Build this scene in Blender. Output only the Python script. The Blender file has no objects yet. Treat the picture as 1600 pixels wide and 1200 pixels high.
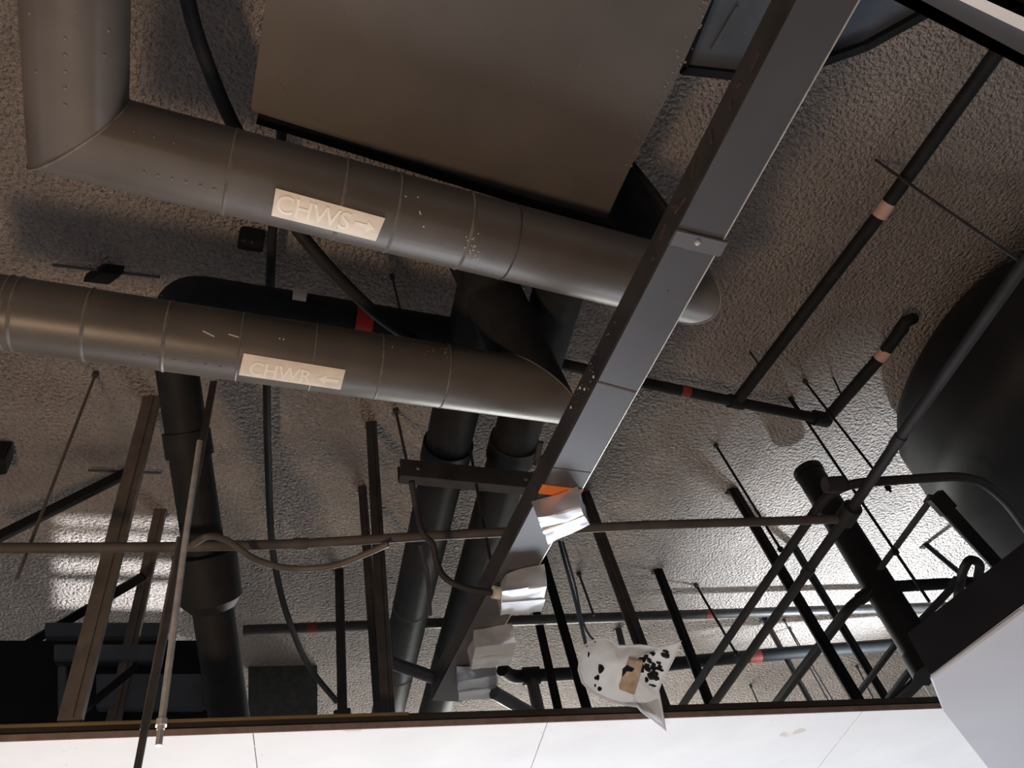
import bpy, bmesh, math, random
from mathutils import Vector, Matrix, noise
random.seed(7)
C = bpy.context.scene.collection
# ------------------------------------------------------------------ camera
F = 1280.0
CAM = Vector((0, 0, 1.6))
Uc = Vector((-240, -1160, 1280)).normalized()          # world up seen in camera axes (right, down, forward)
Yc = Vector((-664, 1549, 1280)); Yc = (Yc - Uc*Yc.dot(Uc)).normalized()
Xc = Yc.cross(Uc).normalized()
def w_of(v): return Vector((v.dot(Xc), v.dot(Yc), v.dot(Uc)))
R_, D_, F_ = w_of(Vector((1,0,0))), w_of(Vector((0,1,0))), w_of(Vector((0,0,1)))
def ray(px, py): return w_of(Vector((px-800, py-600, F)))
def P(px, py, z):
    d = ray(px, py); return CAM + d*((z-CAM.z)/d.z)
def depth(p): return (Vector(p)-CAM).dot(F_)
def S(pxw, p): return pxw*depth(p)/F
def proj(p):
    v = Vector(p)-CAM; w = v.dot(F_)
    return (800+F*v.dot(R_)/w, 600+F*v.dot(D_)/w)
cd = bpy.data.cameras.new('camera'); cam = bpy.data.objects.new('camera', cd); C.objects.link(cam)
cd.sensor_width = 36; cd.lens = 36*F/1600; cd.clip_start = 0.02
m = Matrix.Identity(4)
for i in range(3):
    m[i][0] = R_[i]; m[i][1] = -D_[i]; m[i][2] = -F_[i]; m[i][3] = CAM[i]
cam.matrix_world = m
bpy.context.scene.camera = cam

# ------------------------------------------------------------------ materials
def mat(name, col, rough=.6, metal=0, var=0, vscale=8, bump=0, bscale=40, col2=None, bdist=.01, spec=.5, detail=6, spots=None):
    M = bpy.data.materials.new(name); M.use_nodes = True
    nt = M.node_tree; b = nt.nodes['Principled BSDF']
    b.inputs['Base Color'].default_value = (*col, 1); b.inputs['Roughness'].default_value = rough
    b.inputs['Metallic'].default_value = metal; b.inputs['Specular IOR Level'].default_value = spec
    tc = nt.nodes.new('ShaderNodeTexCoord')
    out = None
    if var:
        n = nt.nodes.new('ShaderNodeTexNoise'); n.inputs['Scale'].default_value = vscale; n.inputs['Detail'].default_value = detail
        nt.links.new(tc.outputs['Object'], n.inputs['Vector'])
        r = nt.nodes.new('ShaderNodeValToRGB')
        c2 = col2 or tuple(min(1, c*(1+var)) for c in col); c1 = tuple(c*(1-var) for c in col) if not col2 else col
        r.color_ramp.elements[0].position = .3; r.color_ramp.elements[1].position = .7
        r.color_ramp.elements[0].color = (*c1, 1); r.color_ramp.elements[1].color = (*c2, 1)
        nt.links.new(n.outputs['Fac'], r.inputs['Fac']); out = r.outputs['Color']
    if spots:
        n2 = nt.nodes.new('ShaderNodeTexNoise'); n2.inputs['Scale'].default_value = spots[1]; n2.inputs['Detail'].default_value = 2
        nt.links.new(tc.outputs['Object'], n2.inputs['Vector'])
        r2 = nt.nodes.new('ShaderNodeValToRGB'); r2.color_ramp.elements[0].position = spots[2]; r2.color_ramp.elements[1].position = spots[2]+.02
        nt.links.new(n2.outputs['Fac'], r2.inputs['Fac'])
        mx = nt.nodes.new('ShaderNodeMixRGB'); mx.inputs['Color1'].default_value = (*col, 1); mx.inputs['Color2'].default_value = (*spots[0], 1)
        if out: nt.links.new(out, mx.inputs['Color1'])
        nt.links.new(r2.outputs['Color'], mx.inputs['Fac']); out = mx.outputs['Color']
    if out: nt.links.new(out, b.inputs['Base Color'])
    if bump:
        n3 = nt.nodes.new('ShaderNodeTexNoise'); n3.inputs['Scale'].default_value = bscale; n3.inputs['Detail'].default_value = 3
        nt.links.new(tc.outputs['Object'], n3.inputs['Vector'])
        bp = nt.nodes.new('ShaderNodeBump'); bp.inputs['Strength'].default_value = bump; bp.inputs['Distance'].default_value = bdist
        nt.links.new(n3.outputs['Fac'], bp.inputs['Height']); nt.links.new(bp.outputs['Normal'], b.inputs['Normal'])
    return M
M = {}
M['slab'] = mat('sprayed_concrete', (.56,.485,.45), .95, var=.2, vscale=2.6, bump=1.0, bscale=70, bdist=.1, spec=.2, spots=((.44,.375,.345), 95, .58))
M['jacket'] = mat('grey_painted_jacket', (.093,.079,.069), .42, var=.18, vscale=5, bump=.12, bscale=14, bdist=.01, spots=((.55,.47,.36), 70, .815))
M['seam'] = mat('jacket_seam', (.135,.12,.108), .5, var=.25, vscale=40)
M['duct'] = mat('duct_paint', (.1,.086,.078), .5, var=.14, vscale=4, bump=.1, bscale=9, bdist=.01, spots=((.4,.35,.3), 60, .83))
M['black'] = mat('black_paint', (.008,.008,.0095), .65, spec=.2, var=.3, vscale=10)
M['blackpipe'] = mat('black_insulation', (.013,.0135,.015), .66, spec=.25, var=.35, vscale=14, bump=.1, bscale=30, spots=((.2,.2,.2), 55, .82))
M['darkmetal'] = mat('dark_metal', (.04,.036,.036), .5, var=.3, vscale=20)
M['brownmetal'] = mat('brown_dusty_metal', (.11,.09,.075), .55, var=.25, vscale=18)
M['grey'] = mat('grey_steel', (.075,.073,.08), .4, metal=.15, var=.08, vscale=6)
M['clipgrey'] = mat('lighter_grey_steel', (.13,.125,.135), .4, metal=.15)
M['trunkside'] = mat('near_black_steel', (.03,.027,.028), .5, var=.4, vscale=9)  # much darker than the grey cover, tone uneven
M['conduit'] = mat('dusty_conduit', (.026,.024,.026), .6, spec=.25, var=.25, vscale=12)
M['dusty'] = mat('dust_covered_conduit', (.085,.072,.068), .65, spec=.25, var=.25, vscale=12)
M['silver'] = mat('bare_zinc', (.6,.58,.56), .3, metal=.45, var=.2, vscale=40)
M['foil'] = mat('foil_wrap', (.62,.63,.67), .32, metal=.5, bump=.2, bscale=12, bdist=.01)
M['white'] = mat('gypsum_board', (.82,.815,.81), .8, var=.04, vscale=5, spots=((.66,.6,.54), 6, .70))
M['nearboard'] = mat('pale_painted_board', (.6,.61,.66), .7, var=.05, vscale=3)
M['brown'] = mat('board_edge_paper', (.24,.17,.14), .8, var=.2, vscale=30)
M['label'] = mat('cream_sticker', (.72,.64,.53), .6, var=.1, vscale=25)
M['letter'] = mat('pale_lettering', (.85,.78,.68), .6)
M['red'] = mat('red_tape', (.55,.03,.025), .5)
M['darkred'] = mat('dull_red_tape', (.22,.03,.02), .6)
M['pink'] = mat('salmon_tape', (.66,.42,.36), .6)
M['orange'] = mat('orange_tape', (.85,.22,.04), .5)
M['trackmetal'] = mat('dark_brassy_track', (.05,.042,.032), .38, metal=.5, var=.2, vscale=6)
M['rust'] = mat('rust', (.062,.034,.026), .8)
M['plastic'] = mat('white_plastic_sheet', (.88,.88,.89), .45, var=.08, vscale=15, bump=.4, bscale=20)
nt = M['plastic'].node_tree; pb = nt.nodes['Principled BSDF']; tr = nt.nodes.new('ShaderNodeBsdfTranslucent'); tr.inputs[0].default_value = (.9,.9,.92,1)
ms_ = nt.nodes.new('ShaderNodeMixShader'); ms_.inputs[0].default_value = .5; nt.links.new(pb.outputs[0], ms_.inputs[1]); nt.links.new(tr.outputs[0], ms_.inputs[2]); nt.links.new(ms_.outputs[0], nt.nodes['Material Output'].inputs[0])
M['goldshine'] = mat('gold_shine_strip', (.42,.3,.14), .35, metal=.8, var=.15, vscale=8)
M['darkpanel'] = mat('dark_grey_panel', (.06,.064,.06), .8, var=.3, vscale=30)
M['wood'] = mat('raw_wood', (.5,.4,.3), .8, var=.3, vscale=30)
M['blue'] = mat('blue_grey_cable', (.05,.08,.12), .45)
M['cream'] = mat('cream_connector', (.6,.56,.48), .5)
M['floor'] = mat('screed_floor', (.37,.34,.325), .9, var=.1, vscale=2)
M['tank'] = mat('black_rubber_insulation', (.014,.0145,.016), .62, spec=.35, var=.3, vscale=5, bump=.15, bscale=8)
M['bluegrey'] = mat('blue_grey_sheet', (.08,.092,.112), .4, var=.2, vscale=9)

# ------------------------------------------------------------------ mesh helpers
def link(name, bm, material, parent=None, smooth=True, angle=35):
    me = bpy.data.meshes.new(name)
    bmesh.ops.recalc_face_normals(bm, faces=bm.faces)
    bm.to_mesh(me); bm.free()
    stuffy = name in ('plaster_splashes','rivets','rust_streaks','paint_spatter')
    ms = material if isinstance(material, (list, tuple)) else [material]
    for q in ms: me.materials.append(M[q] if isinstance(q, str) else q)
    if smooth:
        me.shade_smooth(); me.set_sharp_from_angle(angle=math.radians(angle))
    o = bpy.data.objects.new(name, me); C.objects.link(o)
    if stuffy: o['kind'] = 'stuff'
    if parent:
        o.parent = parent; o.matrix_parent_inverse = parent.matrix_basis.inverted() if False else Matrix.Translation(-parent.location)
    return o
def tag(o, label, cat, group=None, kind=None):
    o['label'] = label; o['category'] = cat
    if group: o['group'] = group
    if kind: o['kind'] = kind
    return o
def thing(name, loc, label, cat, group=None):
    o = bpy.data.objects.new(name, None); o.location = loc; o.empty_display_size = .05; C.objects.link(o)
    return tag(o, label, cat, group)
def struct(o): o['kind'] = 'structure'; return o
def frame_of(d):
    d = d.normalized(); a = Vector((0,0,1)) if abs(d.z) < .9 else Vector((1,0,0))
    x = d.cross(a).normalized(); return x, d.cross(x).normalized()
def rounded(pts, rad, n=7):
    pts = [Vector(p) for p in pts]; out = [pts[0]]
    for i in range(1, len(pts)-1):
        a, b, c = pts[i-1], pts[i], pts[i+1]
        u, v = a-b, c-b; k = min(rad, u.length*.48, v.length*.48)
        s, e = b+u.normalized()*k, b+v.normalized()*k
        for j in range(n+1):
            t = j/n; out.append(s*(1-t)**2+b*2*t*(1-t)+e*t*t)
    out.append(pts[-1]); return out
def smoothpath(pts, sub=6):
    pts = [Vector(p) for p in pts]; q = [pts[0]*2-pts[1]]+pts+[pts[-1]*2-pts[-2]]; out = []
    for i in range(1, len(q)-2):
        for j in range(sub):
            t = j/sub; a, b, c, d = q[i-1:i+3]
            out.append(.5*((2*b)+(c-a)*t+(2*a-5*b+4*c-d)*t*t+(3*b-a-3*c+d)*t**3))
    out.append(pts[-1]); return out
def sweep(bm, pts, r, seg=20, cap=True, section=None, part=None):
    """swept section with true mitres; r a number or list"""
    pts = [Vector(p) for p in pts]; n = len(pts)
    rs = r if isinstance(r, (list, tuple)) else [r]*n
    d0 = (pts[1]-pts[0]).normalized(); x, y = frame_of(d0); rings = []
    sec = section or [(math.cos(2*math.pi*k/seg), math.sin(2*math.pi*k/seg)) for k in range(seg)]
    dprev = d0
    for i in range(n):
        din = (pts[i]-pts[i-1]).normalized() if i else d0
        dout = (pts[i+1]-pts[i]).normalized() if i < n-1 else din
        if i:
            q = dprev.rotation_difference(din); x, y = q @ x, q @ y
        dprev = din
        nb = (din+dout); nb = nb.normalized() if nb.length > 1e-6 else din
        ring = []
        for cx, cy in sec:
            o = x*cx*rs[i]+y*cy*rs[i]
            t = -(o.dot(nb))/max(.2, din.dot(nb)); ring.append(bm.verts.new(pts[i]+o+din*t))
        rings.append(ring)
    k = len(sec)
    if part:
        for i, rg in enumerate(rings):
            if not part[0] <= i <= part[1]: [bm.verts.remove(v) for v in rg]
        rings = rings[part[0]:part[1]+1]
    for a, b in zip(rings, rings[1:]):
        for j in range(k): bm.faces.new((a[j], a[(j+1)%k], b[(j+1)%k], b[j]))
    if cap: bm.faces.new(rings[0]); bm.faces.new(rings[-1][::-1])
    return bm
def tube(pts, r, seg=16): return sweep(bmesh.new(), pts, r, seg)
def boxbar(bm, a, b, w, t, wdir=None):
    """rectangular bar a->b, width w along wdir, thickness t"""
    a, b = Vector(a), Vector(b); d = (b-a).normalized()
    wd = Vector(wdir) if wdir else Vector((1,0,0)); wd = (wd-d*wd.dot(d)).normalized(); td = d.cross(wd)
    vs = []
    for p in (a, b):
        for s, u in ((-1,-1),(1,-1),(1,1),(-1,1)): vs.append(bm.verts.new(p+wd*s*w/2+td*u*t/2))
    for f in ((0,1,2,3),(7,6,5,4),(0,4,5,1),(1,5,6,2),(2,6,7,3),(3,7,4,0)): bm.faces.new([vs[i] for i in f])
    return bm
def bev(bm, off=.003, seg=2):
    bmesh.ops.bevel(bm, geom=list(bm.edges), offset=off, segments=seg, affect='EDGES', clamp_overlap=True); return bm
def prism(poly, z0, z1, bm=None):
    """poly: list of Vectors (xy used)"""
    bm = bm or bmesh.new()
    lo = [bm.verts.new((p[0], p[1], z0)) for p in poly]; hi = [bm.verts.new((p[0], p[1], z1)) for p in poly]
    bm.faces.new(lo[::-1]); bm.faces.new(hi); n = len(poly)
    for i in range(n): bm.faces.new((lo[i], lo[(i+1)%n], hi[(i+1)%n], hi[i]))
    return bm
def polypx(pts, z): return [P(x, y, z) for x, y in pts]
def dome(bm, p, nrm, r, h=None):
    nrm = nrm.normalized(); x, y = frame_of(nrm); h = h or r*.6
    base = [bm.verts.new(p+(x*math.cos(a)+y*math.sin(a))*r) for a in [k*math.pi/4 for k in range(8)]]
    mid = [bm.verts.new(p+(x*math.cos(a)+y*math.sin(a))*r*.7+nrm*h*.75) for a in [k*math.pi/4 for k in range(8)]]
    top = bm.verts.new(p+nrm*h)
    for k in range(8):
        bm.faces.new((base[k], base[(k+1)%8], mid[(k+1)%8], mid[k])); bm.faces.new((mid[k], mid[(k+1)%8], top))
    bm.faces.new(base[::-1]); return bm
def cyl_hit(px, py, a, d, r):
    """first hit of a pixel's ray on the cylinder through a along d"""
    o = CAM-a; v = ray(px, py).normalized(); d = d.normalized()
    o2 = o-d*o.dot(d); v2 = v-d*v.dot(d)
    A = v2.dot(v2); B = 2*o2.dot(v2); K = o2.dot(o2)-r*r; disc = B*B-4*A*K
    if disc < 0: disc = 0
    return CAM+v*((-B-math.sqrt(disc))/(2*A))
def bil(q, u, v):
    (ax,ay),(bx,by),(cx,cy),(dx,dy) = q   # tl tr br bl ; v down
    return ((ax*(1-u)+bx*u)*(1-v)+(dx*(1-u)+cx*u)*v, (ay*(1-u)+by*u)*(1-v)+(dy*(1-u)+cy*u)*v)
def sticker(quad, a, d, r, parent, name, material, label=None):
    bm = bmesh.new(); nu, nv = 20, 8; top = []
    for lay in (0, .0025):
        g = [[bm.verts.new(cyl_hit(*bil(quad, i/nu, j/nv), a, d, r+lay)) for i in range(nu+1)] for j in range(nv+1)]
        top.append(g)
        for j in range(nv):
            for i in range(nu): bm.faces.new((g[j][i], g[j][i+1], g[j+1][i+1], g[j+1][i]))
    g0, g1 = top
    loop = lambda g: g[0]+[g[j][nu] for j in range(1, nv+1)]+g[nv][::-1][1:]+[g[j][0] for j in range(nv-1, 0, -1)]
    l0, l1 = loop(g0), loop(g1)
    for i in range(len(l0)): bm.faces.new((l0[i], l0[(i+1)%len(l0)], l1[(i+1)%len(l0)], l1[i]))
    o = link(name, bm, material, parent, angle=50)
    if label: o['label'] = label
    return o
def lettering(text, quad, box, a, d, r, parent):
    """raised letters laid round the pipe; box = u0,v0,u1,v1 inside the sticker"""
    cu = bpy.data.curves.new('txt', 'FONT'); cu.body = text; cu.size = 1; cu.resolution_u = 4; cu.offset = .012
    to = bpy.data.objects.new('txt', cu); C.objects.link(to)
    dg = bpy.context.evaluated_depsgraph_get(); me = bpy.data.meshes.new_from_object(to.evaluated_get(dg))
    C.objects.unlink(to); bpy.data.objects.remove(to)
    bm = bmesh.new(); bm.from_mesh(me); bpy.data.meshes.remove(me)
    bmesh.ops.triangulate(bm, faces=bm.faces)
    bmesh.ops.subdivide_edges(bm, edges=[e for e in bm.edges if e.calc_length() > .12], cuts=2, use_grid_fill=False)
    x0 = min(v.co.x for v in bm.verts); x1 = max(v.co.x for v in bm.verts); y0 = min(v.co.y for v in bm.verts); y1 = max(v.co.y for v in bm.verts)
    for v in bm.verts:
        u = box[0]+(v.co.x-x0)/(x1-x0)*(box[2]-box[0]); w = box[3]+(v.co.y-y0)/(y1-y0)*(box[1]-box[3])
        v.co = cyl_hit(*bil(quad, u, w), a, d, r+.0033)
    return link('lettering', bm, 'letter', parent, smooth=False)
def arrow(quad, u0, u1, vc, right, a, d, r, parent):
    if right: pts = [(u0,-.09),(u1-.08,-.09),(u1-.08,-.24),(u1,0),(u1-.08,.24),(u1-.08,.09),(u0,.09)]
    else: pts = [(u1,-.09),(u0+.08,-.09),(u0+.08,-.24),(u0,0),(u0+.08,.24),(u0+.08,.09),(u1,.09)]
    bm = bmesh.new(); vs = [bm.verts.new(cyl_hit(*bil(quad, u, vc+dv), a, d, r+.0034)) for u, dv in pts]
    f = bm.faces.new(vs); bmesh.ops.triangulate(bm, faces=[f])
    return link('arrow', bm, 'letter', parent, smooth=False)
def ring(bm, c, d, r, t=.004, seg=32):
    x, y = frame_of(d)
    pts = [c+(x*math.cos(2*math.pi*k/seg)+y*math.sin(2*math.pi*k/seg))*r for k in range(seg)]
    dd = d.normalized(); vs = []
    for k, p in enumerate(pts):
        n = (p-c).normalized()
        vs.append([bm.verts.new(p+dd*t*1.6), bm.verts.new(p+n*t), bm.verts.new(p-dd*t*1.6), bm.verts.new(p-n*t)])
    for k in range(seg):
        a, b = vs[k], vs[(k+1)%seg]
        for j in range(4): bm.faces.new((a[j], a[(j+1)%4], b[(j+1)%4], b[j]))
    return bm
def collar(c, d, r, ln, seg=24):
    d = d.normalized(); return tube([c-d*ln/2, c+d*ln/2], r, seg)

# ------------------------------------------------------------------ heights
SLAB = 4.0; GYP = 2.7
# ------------------------------------------------------------------ setting
bm = prism([(-9,-5),(9,-5),(9,12),(-9,12)], SLAB, SLAB+.25); struct(link('ceiling', bm, 'slab', smooth=False))
bm = prism([(-9,-5),(9,-5),(9,12),(-9,12)], -.1, 0); struct(link('floor', bm, 'floor', smooth=False))
# far plasterboard ceiling with its joints running away from us
e0, e1 = P(-200, 1167, GYP), P(1480, 1107, GYP)
ed = (e1-e0).normalized()
def board(a, b, c, d, lab, screws=()):
    g = .0015
    bm = prism([a+ed*g, b-ed*g, d-ed*g, c+ed*g], GYP, GYP+.0125)
    for s in screws:
        dome(bm, P(*s, GYP), Vector((0,0,-1)), .004, .0008)
    o = struct(link('ceiling_board', bm, 'white', smooth=False)); o['label'] = lab
J = [((-900,1181),(-1500,2000)), ((395.5,1140),(403,1210)), ((857,1126),(826,1210)), ((1348,1111),(1270,1210)), ((2300,1082),(2300,1300))]
def onedge(px, py):
    p = P(px, py, GYP); return e0+ed*(p-e0).dot(ed)
yd = Vector((-ed.y, ed.x, 0))
for i in range(4):
    A = [onedge(*J[k][0]) for k in (i, i+1)]
    B = []
    for k in (i, i+1):
        q = P(*J[k][1], GYP); p = onedge(*J[k][0]); dr = (q-p).normalized() if 0 < k < 4 else yd
        if dr.dot(yd) < .3: dr = yd
        B.append(p+dr*(6/dr.dot(yd)))
    board(A[0], A[1], B[0], B[1], 'white plasterboard ceiling panel beyond the opening', [[(100,1175),(118,1170),(104,1196)],[(398,1166),(410,1180)],[(846,1145),(860,1142),(1205,1127)],[(1343,1116),(1420,1130),(1310,1162)]][i])
# metal track that carries the far edge
bm = boxbar(bmesh.new(), e0-ed*2+Vector((0,0,.009)), e1+ed*2.5+Vector((0,0,.009)), .006, .0175, yd); struct(link('trim_1', bm, 'brown', smooth=False))
bm = bmesh.new()
boxbar(bm, e0-ed*2+Vector((0,0,.031))+yd*.012, e1+ed*2.5+Vector((0,0,.031))+yd*.012, .03, .025, yd); bev(bm, .004)
struct(link('trim_2', bm, 'trackmetal'))
eb = onedge(640, 1134); bm = bmesh.new(); boxbar(bm, e0-ed*2+Vector((0,0,.04))-yd*.004, eb+Vector((0,0,.04))-yd*.004, .004, .009, yd); bev(bm, .001); struct(link('trim_7', bm, 'goldshine'))  # gold strip paints in the warm shine on the track's left part

# ------------------------------------------------------------------ cable trunking
TZ = 3.0
rA, rB = P(1340, 0, TZ), P(864, 842, TZ)
td = (rB-rA).normalized(); tl = Vector((td.y, -td.x, 0)); tl = -tl if tl.dot(P(1078,315,TZ)-rA) < 0 else tl
TW = (P(1078,315,TZ)-rA).dot(tl); TH = .078
def tp(px, py): # (along, across) on the underside
    p = P(px, py, TZ); return (p-rA).dot(td), (p-rA).dot(tl)
def tq(u, v, dz=0): return rA+td*u+tl*v+Vector((0,0,dz))
u_end = tp(720, 1095)[0]
trunk = thing('cable_trunking', tq(0, TW/2), 'long grey steel cable trunking crossing the void diagonally below the pipes', 'cable trunking')
bm = bmesh.new(); boxbar(bm, tq(-.7, TW/2, TH/2), tq(u_end, TW/2, TH/2), TW, TH, tl); bev(bm, .003); link('channel', bm, 'trunkside', trunk)
bm = bmesh.new(); boxbar(bm, tq(-.7, TW/2, -.0015), tq(u_end, TW/2, -.0015), TW*.97, .003, tl)
link('cover', bm, 'grey', trunk, smooth=False)
bm = bmesh.new(); boxbar(bm, tq(-.7, -.001, .0), tq(u_end, -.001, .0), .003, .008, tl); link('lip', bm, 'silver', trunk, smooth=False)
def u_of(px, py): return tp(px, py)[0]
bm = bmesh.new(); ub = u_of(1088, 377)
boxbar(bm, tq(ub, -.013, -.006), tq(ub, TW+.003, -.006), .04, .006, td); bev(bm, .003)
br = link('clip', bm, 'clipgrey', trunk); br['label'] = 'screwed steel clip across the underside'
bm = dome(bmesh.new(), P(1090, 379, TZ-.009), Vector((0,0,-1)), .007, .005); link('screw', bm, 'silver', br)
bm = dome(bmesh.new(), P(1043, 455, TZ-.003), Vector((0,0,-1)), .003, .001); link('screw', bm, 'darkmetal', trunk)
bm = bmesh.new(); us = u_of(960, 606); boxbar(bm, tq(us, .002, -.003), tq(us-.012, TW-.002, -.003), .005, .002, td); link('joint_seam', bm, 'rust', trunk, smooth=False)
bm = bmesh.new(); us = u_of(905, 735); boxbar(bm, tq(us, .0, -.003), tq(us, TW, -.003), .003, .002, td); link('joint_seam', bm, 'darkmetal', trunk, smooth=False)
bm = bmesh.new(); us = u_of(880, 766); boxbar(bm, tq(us, -.004, -.004), tq(us, TW+.003, -.004), .035, .004, td); o = link('tape', bm, 'orange', trunk, smooth=False); o['label'] = 'orange tape round the trunking'
bm = bmesh.new()
for k in range(9):
    u = u_of(1180, 90)+k*.055+random.uniform(-.02,.02); boxbar(bm, tq(u, TW+.0012, .02+random.uniform(0,.045)), tq(u+random.uniform(.01,.05), TW+.0012, .02+random.uniform(0,.045)), .006, .002, (0,0,1))
link('rust_streaks', bm, 'rust', trunk, smooth=False)
bm = bmesh.new()
for k in range(26):
    u = u_of(903, 610)+random.gauss(0, .07); dome(bm, tq(u, TW+.0005, random.uniform(.0,.07)), tl, random.choice((.0008,.001,.0013,.0016,.0042)))
o = link('plaster_splashes', bm, 'cream', trunk)

# ------------------------------------------------------------------ chilled water pipes
def rad(pxw, p): return S(pxw, p)/2*.965
PZ = 3.36
S0, S1 = P(122, 209, PZ), P(1052, 443, PZ)
sd = (S1-S0).normalized(); SR = rad(131, P(600, 330, PZ))
S00 = P(112, -260, PZ)
chws = thing('chilled_water_pipe', P(600,330,PZ), 'thick grey insulated pipe with the CHWS sticker, upper of the two', 'insulated pipe', 'chilled water pipes')
ST = S1+Vector((-.04,.02,.59))
bm = sweep(bmesh.new(), [S00, S0, S1, ST], SR, 40, part=(0,2)); link('jacket', bm, 'jacket', chws, angle=40)
bm = sweep(bmesh.new(), [S00, S0, S1, ST], SR, 40, part=(2,3)); link('riser', bm, 'blackpipe', chws, angle=40)['label'] = 'insulated riser, its shade painted black'
for px, py in ((360,268),(530,312),(612,333),(722,361),(792,378)):
    c = P(px, py, PZ); c = S0+sd*(c-S0).dot(sd); bm = ring(bmesh.new(), c, sd, SR, .0028 if px != 792 else .0018)
    link('seam_band', bm, 'seam' if px != 792 else 'darkmetal', chws)
# mitre weld
def miter_ring(a, b, c, r, parent):
    d1, d2 = (b-a).normalized(), (c-b).normalized(); nb = (d1+d2).normalized(); x, y = frame_of(d1); bm = bmesh.new(); pts = []
    for k in range(41):
        o = x*math.cos(2*math.pi*k/40)*r*1.005+y*math.sin(2*math.pi*k/40)*r*1.005; pts.append(b+o+d1*(-(o.dot(nb))/d1.dot(nb)))
    sweep(bm, pts, .0025, 6); link('mitre_seam', bm, 'seam', parent)
miter_ring(S00, S0, S1, SR, chws); miter_ring(S0, S1, ST, SR, chws)
bm = bmesh.new()
def rivets(a, d, r, pxs):
    for px, py in pxs:
        p = cyl_hit(px, py, a, d, r); n = p-a; n = n-d*n.dot(d); dome(bm, p, n, .0035, .002)
rivets(S0, sd, SR, [(225+i*22, 269+i*5.3) for i in range(6)]+[(210+i*31, 205+i*9) for i in range(3)])
d0 = (S0-S00).normalized(); rivets(S00, d0, SR, [(102, 60+i*26) for i in range(5)]+[(45,20),(56,112),(170,48),(163,86)])
link('rivets', bm, 'seam', chws)
q1 = [(431,294),(602,341),(587,377),(424,337)]
st = sticker(q1, S0, sd, SR, chws, 'sticker', 'label', 'cream sticker reading CHWS with a right arrow')
lettering('CHWS', q1, (.03,.17,.72,.86), S0, sd, SR, st); arrow(q1, .76, .95, .52, True, S0, sd, SR, st)
bm = bmesh.new()
for k in range(40):
    px = random.gauss(738, 7); py = random.uniform(365, 420); p = cyl_hit(px, py, S0, sd, SR); n = (p-S0); n -= sd*n.dot(sd); dome(bm, p, n, random.uniform(.0006,.0017), .0006)
for px, py in ((653,308),(656,331),(662,354),(657,334),(634,307)):
    p = cyl_hit(px, py, S0, sd, SR); n = (p-S0); n -= sd*n.dot(sd); dome(bm, p, n, .0022, .001)
link('plaster_splashes', bm, 'cream', chws)

R0, R1 = P(-160, 464, PZ), P(838, 608.5, PZ)
rd = (R1-R0).normalized(); RR = rad(108, P(560, 568, PZ))
RT = P(754, 425, 3.78); RT = RT+(RT-R1)*((SLAB-.07-RT.z)/(RT.z-R1.z))
chwr = thing('chilled_water_pipe', P(450,552,PZ), 'thick grey insulated pipe with the CHWR sticker, lower of the two', 'insulated pipe', 'chilled water pipes')
bm = sweep(bmesh.new(), [R0, R1, RT], RR, 40, part=(0,1)); link('jacket', bm, 'jacket', chwr, angle=40)
bm = sweep(bmesh.new(), [R0, R1, RT], RR, 40, part=(1,2)); link('riser', bm, 'blackpipe', chwr, angle=40)['label'] = 'insulated riser, its shade painted black'  # occlusion put into the colour: riser drawn black, unlike its grey jacket
miter_ring(R0, R1, RT, RR, chwr)
for px in (14, 30, 140, 262, 375, 488, 590, 692):
    c = P(px, 492+(px-34)*.1445, PZ); c = R0+rd*(c-R0).dot(rd); link('seam_band', ring(bmesh.new(), c, rd, RR, .0032 if px < 300 else .002), 'seam', chwr)
bm = bmesh.new(); rivets(R0, rd, RR, [(225+i*24, 556+i*3.4) for i in range(8)]); link('rivets', bm, 'seam', chwr)
q2 = [(381,552),(540,578),(532,609),(373,586)]
st = sticker(q2, R0, rd, RR, chwr, 'sticker', 'label', 'cream sticker reading CHWR with a left arrow')
lettering('CHWR', q2, (.09,.30,.70,.92), R0, rd, RR, st); arrow(q2, .76, .96, .62, False, R0, rd, RR, st)
bm = bmesh.new()
for (x0,y0,x1,y1) in ((317,517,335,526),(357,522,373,527)):
    boxbar(bm, cyl_hit(x0,y0,R0,rd,RR+.001), cyl_hit(x1,y1,R0,rd,RR+.001), .003, .002)
for k in range(30):
    px = random.gauss(690, 22); py = 541+(px-690)*.14+abs(random.gauss(0,7)); p = cyl_hit(px, py, R0, rd, RR); n = p-R0; n -= rd*n.dot(rd); dome(bm, p, n, random.uniform(.0006,.0017), .0006)
for px, py in ((136,466),(252,462),(437,529),(443,530),(613,542)):
    p = cyl_hit(px, py, R0, rd, RR); n = p-R0; n -= rd*n.dot(rd); dome(bm, p, n, .0022, .001)
link('plaster_splashes', bm, 'cream', chwr)

# black insulated pipes running away from us
BZ = 3.72
for n_, (a, b, w, lab, fl) in enumerate((((757+14,440-60),(600,1140),73,'black insulated pipe running away under the sticker pipes, left of two',(705,705)),
                                   ((868+24,470-80),(671,1140),72,'black insulated pipe running away beside the trunking, right of two',(800,700)))):
    a, b = P(*a, BZ), P(*b, BZ); c = P(*fl, BZ); d = (b-a).normalized(); c = a+d*(c-a).dot(d); r = rad(w, c)
    t = thing('insulated_pipe', c, lab, 'insulated pipe', 'black pipes running away')
    link('jacket', tube([a, b], r, 28), 'blackpipe', t)
    link('collar', collar(c, d, r*1.12, .09), 'blackpipe', t)
    link('seam_band', ring(bmesh.new(), a+d*(b-a).length*(.2 if n_ else .62), d, r, .002), 'seam', t)
    link('seam_band', ring(bmesh.new(), a+d*(b-a).length*(.74 if n_ else .8), d, r, .002), 'darkmetal', t)

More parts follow.
